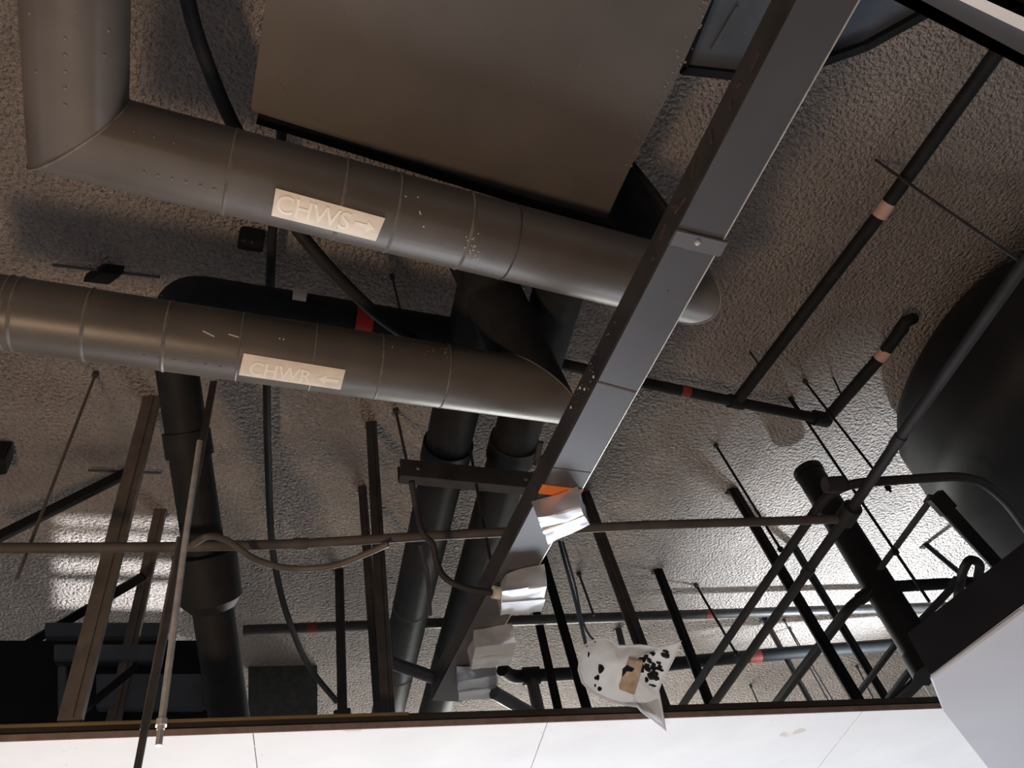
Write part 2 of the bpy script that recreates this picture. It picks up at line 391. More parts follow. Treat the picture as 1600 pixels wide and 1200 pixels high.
# black drain pipe with elbow and red tag
DZ = 3.74
dp = [P(720,528,DZ), P(470,486,DZ), P(330,466,DZ), P(268,520,DZ), P(355,1100,3.0)]; dp.append(dp[4]+(dp[4]-dp[3])*.1)
a = dp[3]; b = dp[4]
drain = thing('drain_pipe', P(300,470,DZ), 'black pipe with an elbow and a red tape behind the CHWR pipe', 'pipe')
r = rad(62, P(285,620,DZ))
link('pipe', tube(rounded([dp[0], dp[2]+(dp[2]-dp[0])*.12, dp[3]+(dp[3]-dp[4])*-.02, dp[4], dp[5]], .22, 10), r, 28), 'blackpipe', drain)
dd = (dp[4]-dp[3]).normalized()
def on(a, b, py):
    lo, hi = 0, 1
    for _ in range(40):
        m_ = (lo+hi)/2
        if proj(a+(b-a)*m_)[1] < py: lo = m_
        else: hi = m_
    return a+(b-a)*lo
link('collar', collar(on(a,b,693), dd, r*1.14, .08), 'blackpipe', drain)
link('coupling', tube([on(a,b,862), on(a,b,935), on(a,b,950)], [r*1.55, r*1.5, r*1.1], 28), 'blackpipe', drain)
tg = P(568, 497, DZ); d1 = (dp[2]-dp[0]).normalized(); tg = dp[0]+d1*(tg-dp[0]).dot(d1)
o = link('tape', collar(tg, d1, r*1.03, S(26, tg)), 'red', drain); o['label'] = 'red tape'
o = link('clamp', collar(P(468,462,DZ-.0), d1, r*.35, S(20, tg)), 'cream', drain)

# ------------------------------------------------------------------ ducts overhead
UZ = 3.5
duct = thing('air_duct', P(740,150,UZ), 'large flat grey rectangular duct above the CHWS pipe', 'air duct')
pp = polypx([(418,-260),(415,0),(391,172),(403,181),(640,253),(800,302),(948,345),(985,262),(1050,138),(1112,0),(1225,-260)], UZ)
bm = prism(pp, UZ, UZ+.3); bev(bm, .004); link('duct_body', bm, 'duct', duct)
bm = bmesh.new(); boxbar(bm, P(402,184,UZ-.002), P(960,357,UZ-.002), S(14,P(600,240,UZ)), .02, yd); link('flange', bm, 'black', duct)
bm = bmesh.new()
for k in range(70):
    t = random.random(); px = 985+(1112-985)*t+random.gauss(0,5); py = 262-262*t; dome(bm, P(px-5, py, UZ-.0005), Vector((0,0,-1)), random.uniform(.001,.004), .001)
for x0,y0,x1,y1 in ((480,115,484,132),(432,120,446,150),(535,22,541,25),(831,123,837,138),(985,205,990,214),(992,202,996,212),(905,100,906,104),(790,205,780,210)):
    boxbar(bm, P(x0,y0,UZ-.001), P(x1,y1,UZ-.001), .002, .001)
link('plaster_splashes', bm, 'seam', duct)
# black grille box behind the trunking
GZ = 3.62
g = thing('duct_box', P(1250,40,GZ), 'black sheet metal duct box behind the top of the trunking', 'duct box')
bm = prism(polypx([(1112,-10),(1066,104),(1150,116),(1275,103),(1350,70),(1462,8),(1510,-120),(1150,-120)], GZ), GZ, GZ+.3); bev(bm, .006); link('box_body', bm, 'bluegrey', g)
for a, b in (((1110,-10),(1064,106)),((1064,108),(1155,118)),((1260,104),(1352,72)),((1352,72),(1464,10))):
    bm = boxbar(bmesh.new(), P(*a,GZ-.01), P(*b,GZ-.01), .02, .025); link('rim', bm, 'black', g)
bm = bmesh.new(); boxbar(bm, P(1152,10,GZ-.004), P(1112,78,GZ-.004), .008, .006); link('fold', bm, 'bluegrey', g)

# black tank-like body on the right
t = [(1640,392),(1600,408),(1555,434),(1508,478),(1462,535),(1424,598),(1403,655),(1404,700),(1428,745),(1470,798),(1518,856),(1562,897),(1640,950)]
t = [t[0]]+t[1:]
KZ = 3.66
base = [P(x, y, 3.84 if i < 8 else {8:3.74, 9:3.62}.get(i, 3.55)) for i, (x, y) in enumerate(t)]+polypx([(1900,980),(1960,640),(1900,330)], KZ)
cen = P(1640, 660, KZ)
bm = bmesh.new(); prev = None
dense = [Vector(p) for p in smoothpath(base+[base[0]], 4)[:-1]]
for z, s in ((3.4,.0),(3.4,.5),(3.41,.72),(3.44,.86),(3.48,.955),(3.55,1),(3.84,1),(3.9,.95),(3.99,.8)):
    if s == 0: lay = None; continue
    lay = [bm.verts.new((cen.x+(p.x-cen.x)*s, cen.y+(p.y-cen.y)*s, z)) for p in dense]
    if prev is None: bm.faces.new(lay)
    else:
        for i in range(len(lay)): bm.faces.new((prev[i], prev[(i+1)%len(lay)], lay[(i+1)%len(lay)], lay[i]))
    prev = lay
bm.faces.new(prev)
tank = tag(link('insulated_duct', bm, 'tank', angle=60), 'large rounded black insulated duct on the right', 'insulated duct')

# ------------------------------------------------------------------ hangers
def bottom(top, px, zmin):
    """point on the pixel's ray nearest the plumb line through top"""
    v = ray(*px).normalized(); o = CAM-top; u = Vector((0,0,1))
    b = v.dot(u); k = (b*u.dot(o)-v.dot(o))/(1-b*b)
    return CAM+v*k
def plumb(top_px, bot_px, ztop=SLAB, ext=True):
    a = P(*top_px, ztop); b = bottom(a, bot_px, 0)
    if ext and bot_px[1] > 1085:
        d = (b-a).normalized()
        if b.z > GYP+.02: b = a+d*((GYP+.02-a.z)/d.z)
    return a, b
HG = 'hangers between slab and ceiling frame'
def strap(name, a_px, b_px, wpx, material, lab, ztop=SLAB, t=.003, hook=False, cat='hanger strap', ext=True, xdir=None):
    a, b = plumb(a_px, b_px, ztop, ext)
    th = tag(bpy.data.objects.new(name, None), lab, cat, HG); th.location = a; C.objects.link(th)
    w = S(wpx, (a+b)/2)
    wd = xdir or R_
    bm = bmesh.new(); boxbar(bm, a, b, w, t, wd); dn = (b-a).normalized()
    boxbar(bm, a+dn*.0+F_*.001, b+F_*.001, t, w*.5, wd)
    link('strip', bm, material, th, smooth=False)
    bm = bmesh.new(); boxbar(bm, a-Vector((0,0,.004)), a-Vector((0,0,.004))+Vector((0,.035,0)), w*1.1, .004, (1,0,0)); link('foot_plate', bm, material, th, smooth=False)
    bm = dome(bmesh.new(), a-Vector((0,-.02,.006)), Vector((0,0,-1)), .006, .006); link('anchor_bolt', bm, 'darkmetal', th)
    if hook:
        c = a+(b-a)*hook; bm = bmesh.new(); boxbar(bm, c, c+dn*.09, w*1.7, t*3, wd); bev(bm, .003); link('splice_plate', bm, material, th)
    return th
def rod(name, a_px, b_px, wpx, material, lab, ztop=SLAB, nut=None, cat='threaded rod', ext=True):
    a, b = plumb(a_px, b_px, ztop, ext)
    th = tag(bpy.data.objects.new(name, None), lab, cat, HG); th.location = a; C.objects.link(th)
    r = max(.0018, S(wpx, (a+b)/2)/2); link('shaft', tube([a, b], r, 8), material, th)
    d = (b-a).normalized()
    link('anchor', tube([a, a+d*.02], r*2.2, 8), 'darkmetal', th)
    if nut is not None:
        c = a+(b-a)*nut; bm = bmesh.new(); sweep(bm, [c-d*.007, c+d*.007], r*2.3, 6); link('nut', bm, material, th, smooth=False)
    return th
strap('hanger_strap', (238,622), (110,1126), 30, 'brownmetal', 'wide brown strap hanging at the left, tallest of the two brown straps', t=.02, ext=False)
strap('hanger_strap', (251,797), (176,1135), 21, 'brownmetal', 'shorter brown strap just right of the tall wide brown strap', t=.016)
strap('hanger_strap', (530,890), (535,1110), 15, 'darkmetal', 'short dark strap left of the pair under the CHWR pipe', hook=.55, t=.01)
strap('hanger_strap', (566,760), (592,1108), 15, 'darkmetal', 'dark strap, left one of the close pair beneath the CHWR pipe', t=.01)
strap('hanger_strap', (580,660), (606,1108), 19, 'darkmetal', 'longest dark strap, right one of the close pair beneath the CHWR pipe', t=.012)
strap('hanger_strap', (848,870), (917,1108), 15, 'black', 'black strap passing just right of the second foil box', t=.01)
strap('hanger_strap', (838,955), (872,1108), 14, 'black', 'short black strap right of the third foil box', t=.01)
strap('hanger_strap', (913,770), (1038,1108), 20, 'darkmetal', 'dark strap running from the first foil box down behind the white bag', t=.012)
strap('hanger_strap', (966,982), (996,1108), 11, 'grey', 'small grey strap mostly hidden behind the white bag', t=.008)
strap('hanger_strap', (1028,890), (1112,1108), 16, 'black', 'black strap with a bent top right of the white bag', t=.01)
strap('hanger_strap', (1145,764), (1346,1104), 18, 'black', 'long black strap crossing both diagonal conduits', t=.012)
strap('hanger_strap', (1238,850), (1390,1102), 14, 'black', 'black strap between the long strap and the thick black post', t=.01)
strap('hanger_strap', (1194,966), (1270,1104), 10, 'darkmetal', 'thin dark strap below the back wall pipe', t=.006)
strap('hanger_strap', (1446,850), (1535,925), 10, 'black', 'thin black strap under the corner of the rounded duct', t=.006, ext=False)
rod('threaded_rod', (150,582), (26,905), 5, 'brownmetal', 'thin brown rod hanging at the far left', ext=False)
rod('threaded_rod', (618,640), (640,742), 5, 'darkmetal', 'dark rod holding the left end of the strut channel', ext=False)
rod('threaded_rod', (612,430), (634,520), 4, 'darkmetal', 'short dark rod beside the red tape', ext=False)
rod('threaded_rod', (904,895), (928,962), 4, 'darkmetal', 'short rod between foil boxes and white bag', ext=False)
rod('threaded_rod', (1087,913), (1152,1024), 4, 'black', 'thin black rod dropping onto the lowest black pipe', nut=.97, ext=False)
rod('threaded_rod', (1118,695), (1222,862), 4, 'black', 'thin black rod right beside the long black strap', nut=.98, ext=False)
rod('threaded_rod', (1236,622), (1452,940), 4.5, 'black', 'long thin black rod passing the conduit tees', nut=.8, ext=False)
rod('threaded_rod', (1257,595), (1392,768), 4, 'black', 'thin black rod running beside the elbow of the sprinkler pipes', nut=.97, ext=False)
rod('suspension_wire', (1224,967), (1298,1102), 2.5, 'darkmetal', 'fine wire, left one of the pair in the bright corner', cat='wire')
rod('suspension_wire', (1233,980), (1306,1102), 2.5, 'darkmetal', 'fine wire, right one of the pair in the bright corner', cat='wire')
rod('suspension_wire', (1372,960), (1462,1100), 2.5, 'darkmetal', 'fine wire near the right end of the white ceiling edge', cat='wire')
rod('suspension_wire', (1338,1040), (1370,1102), 2.5, 'darkmetal', 'short fine wire between two black straps at the ceiling edge', cat='wire')
rod('suspension_wire', (1172,1070), (1187,1104), 2.5, 'darkmetal', 'tiny wire stub on the ceiling edge between crossing conduits', cat='wire')
# near strap bundle that hangs free in the opening at the left
def free(name, pts, zs, wpx, material, lab, cat, rect=True, end=None):
    e_ = P(*pts[-1], zs); q = [bottom(e_, p_, 0) for p_ in pts[:-1]]+[e_]
    th = tag(bpy.data.objects.new(name, None), lab, cat); th.location = q[0]; C.objects.link(th)
    bm = bmesh.new()
    if rect:
        for a, b in zip(q, q[1:]): boxbar(bm, a, b+(b-a).normalized()*.004, S(wpx, (a+b)/2), .006, R_)
    else: sweep(bm, q, S(wpx, q[0])/2, 10)
    link('shaft', bm, material, th, smooth=not rect)
    return th, q
def fl(a_px, b_px, ztop):
    a = P(*a_px, ztop); return bottom(a, b_px, 0).z
t1, q = free('hanger_strap', [(334,596),(296,800),(228,1130),(212,1215)], 2.42, 11, 'darkmetal', 'dark strap hanging free past the white ceiling edge at the left', 'hanger strap')
t2, q = free('threaded_rod', [(312,690),(286,870),(251,1140)], 2.5, 9, 'silver', 'shiny rod with a nut hanging free past the white ceiling edge', 'threaded rod', rect=False)
e = q[-1]; d = (q[-1]-q[-2]).normalized(); bm = bmesh.new(); sweep(bm, [e-d*.022, e-d*.008], .013, 6); link('nut', bm, 'silver', t2, smooth=False)
link('tip', tube([e, e+d*.035], .007, 8), 'silver', t2)
t3, q = free('threaded_rod', [(279,840),(262,930),(222,1140)], 2.55, 6, 'brownmetal', 'thin dusty rod between the free strap and the shiny rod', 'threaded rod', rect=False)

# thick black post
a, b = plumb((1262,735), (1452,1042), 3.9, False)
post = thing('drop_pipe', a, 'thick black pipe dropping steeply through the bright patch', 'pipe')
rr = S(48, (a+b)/2)/2; d = (b-a).normalized()
link('pipe', tube([a, b], rr, 24), 'black', post); link('flange', tube([b-d*.06, b+d*.02], rr*1.15, 24), 'black', post); link('socket', tube([a, a+d*.03], rr*1.08, 24), 'black', post)

# ------------------------------------------------------------------ conduits
CZ = 3.2
def pipe(name, px, z, wpx, material, lab, cat, group=None, rnd=.0, tees=(), bands=(), seg=14, straps=()):
    zs = z if isinstance(z, (list, tuple)) else [z]*len(px)
    q = [P(x, y, zz) for (x, y), zz in zip(px, zs)]
    th = tag(bpy.data.objects.new(name, None), lab, cat, group); th.location = q[0]; C.objects.link(th)
    mid = q[len(q)//2]; r = S(wpx, mid)/2
    path = rounded(q, rnd) if rnd else q
    link('tube', tube(path, r, seg), material, th)
    def near(x, y):
        best = None
        for a, b in zip(q, q[1:]):
            pa, pb = proj(a), proj(b); L = (pb[0]-pa[0])**2+(pb[1]-pa[1])**2
            t_ = max(0, min(1, ((x-pa[0])*(pb[0]-pa[0])+(y-pa[1])*(pb[1]-pa[1]))/L)); dd_ = math.hypot(pa[0]+t_*(pb[0]-pa[0])-x, pa[1]+t_*(pb[1]-pa[1])-y)
            # perspective-correct parameter
            wa, wb = depth(a), depth(b); s = t_/wb/((1-t_)/wa+t_/wb)
            if best is None or dd_ < best[0]: best = (dd_, a+(b-a)*s, (b-a).normalized())
        return best[1], best[2]
    for x, y, k, ln in tees:
        c, d_ = near(x, y); link('coupling', collar(c, d_, r*k, S(ln, c), 16), material, th)
    for x, y, m_, ln in bands:
        c, d_ = near(x, y); o_ = link('tape', collar(c, d_, r*1.06, S(ln, c), 16), m_, th); o_['label'] = {'pink':'salmon tape','darkred':'dull red tape','red':'red tape'}.get(m_, 'tape')
    for x, y, x2, y2 in straps:
        c, d_ = near(x, y); e_ = P(x2, y2, SLAB-.002); bm = tube([c, e_], .004, 6); link('hanger_clip', bm, material, th)
    return th
long_ = pipe('conduit', [(-120,857),(250,855),(470,850),(660,838),(1000,821),(1318,811)], CZ, 15, 'dusty', 'long conduit running level across the whole width to the right tee', 'conduit', 'conduits', tees=[(470,850,1.25,22),(1010,820,1.05,14)])
pipe('conduit', [(2050,-190),(1600,412),(1402,690),(1322,808),(1112,1104),(1070,1165)], CZ, 16, 'conduit', 'long diagonal conduit passing in front of the rounded black duct', 'conduit', 'conduits', tees=[(1325,803,1.9,34),(1405,690,1.15,20),(1262,892,1.2,18)])
pipe('conduit', [(1700,960),(1570,780),(1520,742),(1302,757),(1062,1108),(1030,1160)], CZ+.05, 15, 'conduit', 'bent conduit whose upper arm curves over the black duct', 'conduit', 'conduits', rnd=.12, tees=[(1303,757,1.7,30)])
pipe('conduit', [(1600,905),(1370,918),(1330,945),(1208,1106),(1170,1160)], CZ+.04, 16, 'black', 'lowest bent conduit crossing the foot of the thick black post', 'conduit', 'conduits', rnd=.12, tees=[(1350,922,1.25,30),(1440,914,1.12,90)])
# frame and short bars near the right corner
def bar(name, a, b, za, zb, wpx, material, lab, cat='bracing bar', group='bracing bars by the rounded duct'):
    p, q = P(*a, za), P(*b, zb); th = tag(bpy.data.objects.new(name, None), lab, cat, group); th.location = p; C.objects.link(th)
    bm = bmesh.new(); w = S(wpx, (p+q)/2); boxbar(bm, p, q, w, w*.5, R_); bev(bm, w*.08, 1); link('bar', bm, material, th)
    bm = bmesh.new(); d = (q-p).normalized(); boxbar(bm, p, p+d*w*1.6, w*1.3, w*.8, R_); link('end_plate', bm, material, th, smooth=False)
    return th
bar('angle_bar', (1458,776), (1374,890), 3.3, 3.3, 10, 'darkmetal', 'thin bar from the duct corner down to the thick post')
bar('angle_bar', (1460,774), (1585,912), 3.28, 3.0, 20, 'black', 'thick bar along the lower edge of the rounded black duct')
bar('angle_bar', (1500,905), (1425,985), 3.15, 3.15, 12, 'black', 'bar descending left from the lowest bent conduit')
bar('angle_bar', (1412,990), (1338,1088), 3.1, 3.1, 10, 'black', 'bar left of the thick post foot reaching the ceiling edge')
bar('angle_bar', (1432,1034), (1380,1104), 3.0, 3.0, 12, 'black', 'left bar of the close pair under the post foot')
bar('angle_bar', (1452,1046), (1394,1106), 2.98, 2.98, 20, 'black', 'thick right bar of the close pair under the post foot')
bar('angle_bar', (1540,908), (1440,1010), 3.1, 3.1, 13, 'black', 'bar slanting from the near beam to the post foot')
pipe('bent_pipe', [(1528,905),(1532,880),(1515,872),(1504,892),(1492,960),(1472,1000)], 3.05, 14, 'black', 'small looped black pipe at the right corner', 'pipe', rnd=.04)

# ------------------------------------------------------------------ sprinkler pipes under the slab
KP = 3.86
pipe('sprinkler_pipe', [(840,560),(1000,597),(1160,630),(1296,657)], KP, 17, 'blackpipe', 'dark sprinkler main running behind the trunking to the right elbow', 'sprinkler pipe', 'sprinkler pipes', tees=[(1150,628,1.3,26),(1282,654,1.5,26)], bands=[(1070,610,'darkred',16)], straps=[(1160,629,1172,600),(1250,648,1232,622)])
pipe('sprinkler_pipe', [(1790,-240),(1380,328),(1152,626)], KP, 22, 'blackpipe', 'long dark sprinkler branch with a salmon tape at the upper right', 'sprinkler pipe', 'sprinkler pipes', bands=[(1381,327,'pink',26)], straps=[(1190,576,1172,550)])
short_ = pipe('sprinkler_pipe', [(1292,654),(1380,553),(1412,510)], KP, 19, 'blackpipe', 'short dark sprinkler branch with a salmon tape and a hooked end', 'sprinkler pipe', 'sprinkler pipes', bands=[(1379,553,'pink',19)], straps=[(1318,624,1302,590)])
q_ = rounded([P(1400,526,KP), P(1414,503,KP), P(1426,498,KP+.08)], .03); link('hooked_end', tube(q_, S(19,q_[0])/2, 14), 'blackpipe', short_)
pipe('sprinkler_pipe', [(380,985),(640,975),(1000,963),(1240,955),(1500,947)], KP, 15, 'darkmetal', 'thin level pipe under the slab with small red tapes', 'sprinkler pipe', 'sprinkler pipes', bands=[(488,981,'darkred',16),(1108,960,'darkred',14)])
pipe('sprinkler_pipe', [(785,1046),(800,1058),(940,1050),(1100,1032),(1260,1018),(1460,1003)], KP-.1, 20, 'black', 'lowest thick black level pipe behind the white bag', 'sprinkler pipe', 'sprinkler pipes', tees=[(830,1056,1.35,26),(905,1052,1.15,16)], bands=[(1178,1025,'darkred',20)], rnd=.05)
pipe('sprinkler_drop', [(830,1058),(842,1112),(846,1130)], [KP-.1,3.5,3.4], 20, 'darkmetal', 'stub dropping from the lowest black pipe beside the foil boxes', 'sprinkler pipe')
pipe('brace_wire', [(1368,250),(1470,322),(1600,412)], [SLAB-.01,3.6,3.22], 5, 'darkmetal', 'thin brace rod crossing the long sprinkler branch', 'wire')
pipe('brace_wire', [(985,250),(1022,296),(1046,328)], [3.9,3.7,3.5], 6, 'conduit', 'thin rod between the flat duct and the trunking', 'wire')

# ------------------------------------------------------------------ hoses, cables and small things
def path(name, px, zs, wpx, material, lab, cat, seg=12):
    zs = zs if isinstance(zs, (list, tuple)) else [zs]*len(px)
    q = smoothpath([P(x, y, z) for (x, y), z in zip(px, zs)], 6)
    return tag(link(name, tube(q, S(wpx, q[len(q)//2])/2, seg), material), lab, cat)
path('hose', [(283,-60),(298,20),(322,95),(362,190),(420,290),(475,372),(535,440),(590,492),(640,527),(690,560)], [3.72]*5+[3.66,3.62,3.6,3.58,3.58], 21, 'blackpipe', 'curved black hose passing behind both sticker pipes', 'hose')
path('cable', [(442,190),(428,330),(421,470),(417,600),(419,720),(424,840),(434,905),(450,965),(482,1040),(526,1096)], [3.9]*7+[3.85,3.8,3.72], 11, 'blackpipe', 'long black cable running down the slab and curving right', 'cable')
path('cable', [(302,850),(326,838),(356,845),(400,874),(455,888),(520,884),(570,866),(606,850)], [3.16,3.14]+[3.14]*4+[3.15,3.16], 10, 'brownmetal', 'dusty cable sagging below the long conduit', 'cable')
path('flexible_conduit', [(643,752),(650,790),(660,832),(676,850),(683,880),(696,903),(725,918),(768,926),(790,928)], [3.24,3.2,3.12,3.1,3.06,3.02,2.99,2.97,2.97], 10, 'conduit', 'flexible conduit curling from the strut channel to the second foil box', 'conduit')
c0, c1 = P(770,925,2.968), P(790,928,2.968)
tag(link('cable_gland', tube([c0, c1], S(20, c0)/2, 14), 'cream'), 'cream connector where the flexible conduit enters the second foil box', 'connector')
path('cable', [(735,704),(752,800),(769,888),(772,905)], [3.62,3.32,3.07,3.03], 5, 'conduit', 'taut thin cable dropping behind the strut channel', 'cable')
path('flexible_conduit', [(656,850),(664,880),(668,900),(672,960)], [3.17,3.15,3.13,3.1], 7, 'darkmetal', 'short cable tail below the conduit left of the black pipe', 'cable')
# strut channel
uz = 3.45
a, b = P(626,742,uz), P(852,764,uz); un = thing('strut_channel', (a+b)/2, 'dark strut channel carrying the two black pipes', 'strut channel')
hb = S(34, a)
bm = bmesh.new(); boxbar(bm, a+Vector((0,0,hb*.5)), b+Vector((0,0,hb*.5)), .004, hb, Vector((-(b-a).y,(b-a).x,0))); 
pv = Vector((-(b-a).y,(b-a).x,0)).normalized()
boxbar(bm, a+pv*.02, b+pv*.02, .04, .004, pv); boxbar(bm, a+pv*.04+Vector((0,0,hb*.5)), b+pv*.04+Vector((0,0,hb*.5)), .004, hb, pv)
link('channel', bm, 'darkmetal', un, smooth=False)
for t_ in (.12, .87):
    c = a+(b-a)*t_; dbm = dome(bmesh.new(), c-pv*.002+Vector((0,0,hb*.5)), -pv, .009, .006); link('bolt', dbm, 'grey', un)
bm = bmesh.new(); c = P(838,720,3.5); boxbar(bm, c, P(845,690,3.5), .02, .012); boxbar(bm, P(834,726,3.5), P(850,712,3.5), .012, .01); tag(link('pipe_clamp', bev(bm,.002), 'darkmetal'), 'small clamp on the right black pipe beside the trunking', 'clamp')
# junction box under the slab, left
bm = prism(polypx([(372,372),(412,378),(410,396),(370,390)], 3.92), 3.92, 3.995); bev(bm, .004); jb = tag(link('junction_box', bm, 'black'), 'small black junction box on the slab between the sticker pipes', 'junction box')
for x in (381, 394): link('screw', dome(bmesh.new(), P(x, 376+ (x-381)*.2, 3.92), Vector((0,0,-1)), .004, .003), 'grey', jb)
# bars and wires on the left slab
bar('angle_bar', (-60,868), (200,738), 3.6, 3.9, 19, 'black', 'black bar slanting down to the left edge above the long conduit', group=None)
bar('angle_bar', (20,1020), (225,900), 3.55, 3.6, 14, 'black', 'black bar slanting behind the brown straps above the dark duct unit', group=None)
pipe('cross_wire', [(138,735),(252,739)], 3.97, 4, 'darkmetal', 'thin level wire by the top of the tall brown strap', 'wire')
pipe('cross_wire', [(82,414),(250,433)], 3.97, 5, 'darkmetal', 'thin level wire just above the CHWR pipe at the left', 'wire')
bm = prism(polypx([(128,441),(158,424),(192,428),(170,446)], 3.94), 3.94, 3.99); tag(link('bracket', bev(bm,.004), 'black'), 'small black bracket peeking out above the CHWR pipe', 'bracket')
bm = prism(polypx([(-14,715),(8,716),(10,742),(-14,745)], 3.9), 3.9, 3.99); tag(link('bracket', bev(bm,.004), 'black'), 'small black bracket at the very left edge', 'bracket')
pipe('pipe_stub', [(612,1036),(688,1062)], [3.12,3.06], 20, 'grey', 'grey tube end sticking out between the two black pipes', 'pipe', tees=[(682,1060,1.06,6)])
pipe('pipe_stub', [(772,1082),(838,1120)], [2.93,2.9], 20, 'grey', 'grey tube reaching from the last foil box to the ceiling edge', 'pipe')
pipe('pipe_stub', [(590,1040),(586,1112)], [3.05,2.85], 13, 'cream', 'small pale tube behind the close pair of dark straps', 'pipe') if False else None

# ------------------------------------------------------------------ dark duct unit, lower left
a, b = P(72, 1122, 2.78), P(332, 1115, 2.78)
def vface(px, py, yplane_pt):
    n = yd; d = ray(px, py); k = (yplane_pt-CAM).dot(n)/d.dot(n); return CAM+d*k
base_pt = P(200, 1150, 2.74)+yd*.5
unit = thing('air_handling_unit', base_pt, 'dark air unit lying beyond the ceiling edge at the lower left', 'air unit')
def slabbox(x0, y0, x1, y1, front, back, material, name, parent):
    q = [vface(x, y, base_pt+yd*front) for x, y in ((x0,y0),(x1,y0),(x1,y1),(x0,y1))]
    bm = bmesh.new(); f = [bm.verts.new(p) for p in q]; k = [bm.verts.new(p+yd*(back-front)) for p in q]
    bm.faces.new(f); bm.faces.new(k[::-1])
    for i in range(4): bm.faces.new((f[i], f[(i+1)%4], k[(i+1)%4], k[i]))
    bev(bm, .004); return link(name, bm, material, parent)
slabbox(-120, 1000, 372, 1130, .10, .5, 'black', 'casing', unit)
slabbox(84, 1006, 250, 1032, .06, .12, 'bluegrey', 'ledge', unit)
slabbox(70, 972, 262, 996, .2, .26, 'bluegrey', 'upper_rail', unit)
slabbox(150, 1052, 318, 1106, .07, .12, 'bluegrey', 'access_panel', unit)
slabbox(316, 1040, 328, 1104, .05, .08, 'grey', 'latch_strip', unit)
slabbox(90, 1040, 104, 1110, .06, .1, 'bluegrey', 'bracket_arm', unit)
bm = bmesh.new(); boxbar(bm, vface(215,1040,base_pt), vface(130,1110,base_pt), .02, .02, (0,0,1)); link('stay', bm, 'black', unit)
slabbox(388, 1000, 496, 1125, 1.35, 1.39, 'darkpanel', 'slab_shade_sheet', unit)  # dark sheet standing in for slab that lies in shadow

# ------------------------------------------------------------------ foil wrapped boxes under the trunking
def foilbox(near_l, near_r, bot_l, bot_r, far_l, far_r, zt_, lab, seed):
    """near face from trunk level down, then the underside running away"""
    tl_, tr_ = P(*near_l, zt_), P(*near_r, zt_)
    h = .055
    # lower near edge: nearest drop
    bl, brr = bottom(tl_, bot_l, 0), bottom(tr_, bot_r, 0); zb = (bl.z+brr.z)/2
    zb = max(zt_-.11, min(zt_-.03, zb)); bl, brr = P(*bot_l, zb), P(*bot_r, zb)
    fl_, fr_ = P(*far_l, zb), P(*far_r, zb)
    ctr = (tl_+tr_+fl_+fr_)/4
    th = thing('junction_box', ctr, lab, 'wrapped box', 'foil wrapped boxes under the trunking')
    up = Vector((0,0,zt_-zb))
    bm = bmesh.new(); n = 9; rnd = random.Random(seed)
    off = Vector((seed*3.1, 0, 0))
    def add(quad):
        a, b, c, d = quad; g = []
        for j in range(n+1):
            row = []
            for i in range(n+1):
                u, v = i/n, j/n; p = (a*(1-u)+b*u)*(1-v)+(d*(1-u)+c*u)*v
                row.append(bm.verts.new(p))
            g.append(row)
        for j in range(n):
            for i in range(n): bm.faces.new((g[j][i], g[j][i+1], g[j+1][i+1], g[j+1][i]))
    add((tl_, tr_, brr, bl)); add((bl, brr, fr_, fl_)); add((tl_, bl, fl_, fl_+up)); add((brr, tr_, fr_+up, fr_)); add((fl_, fr_, fr_+up, fl_+up)); add((tl_, tr_, fr_+up, fl_+up))
    bmesh.ops.remove_doubles(bm, verts=bm.verts, dist=.0008)
    bmesh.ops.subdivide_edges(bm, edges=bm.edges, cuts=1, use_grid_fill=True)
    for v in bm.verts:
        s = noise.noise_vector(v.co*18+off)*.006+noise.noise_vector(v.co*45+off)*.001
        v.co += s
    link('foil_wrap', bm, 'foil', th, angle=80)
    bm = bmesh.new(); c = (bl+brr+fl_+fr_)/4+Vector((0,0,-.004))
    boxbar(bm, (bl+fl_)/2+Vector((0,0,-.001)), (brr+fr_)/2+Vector((0,0,-.001)), .012, .006, yd); link('fold', bm, 'foil', th)
    return th
foilbox((831,783),(903,760),(838,809),(906,793),(858,852),(921,820), TZ-.006, 'foil wrapped box under the trunking, nearest one below the orange tape', 1)
foilbox((789,895),(851,880),(787,922),(855,915),(781,961),(848,957), TZ-.006, 'foil wrapped box under the trunking with the cream connector', 2)
foilbox((741,984),(800,975),(743,1012),(805,1006),(735,1046),(798,1040), TZ-.006, 'third foil wrapped box, below the one with the cream connector', 3)
foilbox((713,1042),(776,1040),(716,1066),(775,1056),(716,1096),(779,1090), TZ-.006, 'last foil wrapped box, just above the white ceiling edge', 4)

# ------------------------------------------------------------------ white plastic bag with a block
B0 = P(970, 1045, 2.80)
nrm = (-(ray(970,1045).normalized())*.65+Vector((0,0,-.6))+yd*-.1).normalized()
def onplane(px, py, off=0):
    d = ray(px, py); k = (B0+nrm*off-CAM).dot(nrm)/d.dot(nrm); return CAM+d*k
outl = [(904,1046),(907,1022),(914,1008),(930,999),(945,997),(957,1001),(964,1009),(980,1009),(1000,1008),(1030,1012),(1062,1003),(1054,1024),(1042,1048),(1034,1062),(1028,1078),(1033,1104),(1039,1139),(1020,1124),(1002,1110),(996,1103),(980,1101),(950,1093),(925,1081),(910,1066)]
bag = thing('plastic_bag', B0, 'white paint-spattered plastic bag hung by blue cables over the ceiling edge', 'bag')
bm = bmesh.new(); cen2 = (972,1050); rings_ = []
NR = 7
dense = []
for i in range(len(outl)):
    a, b = outl[i], outl[(i+1)%len(outl)]
    for j in range(3): dense.append((a[0]+(b[0]-a[0])*j/3, a[1]+(b[1]-a[1])*j/3))
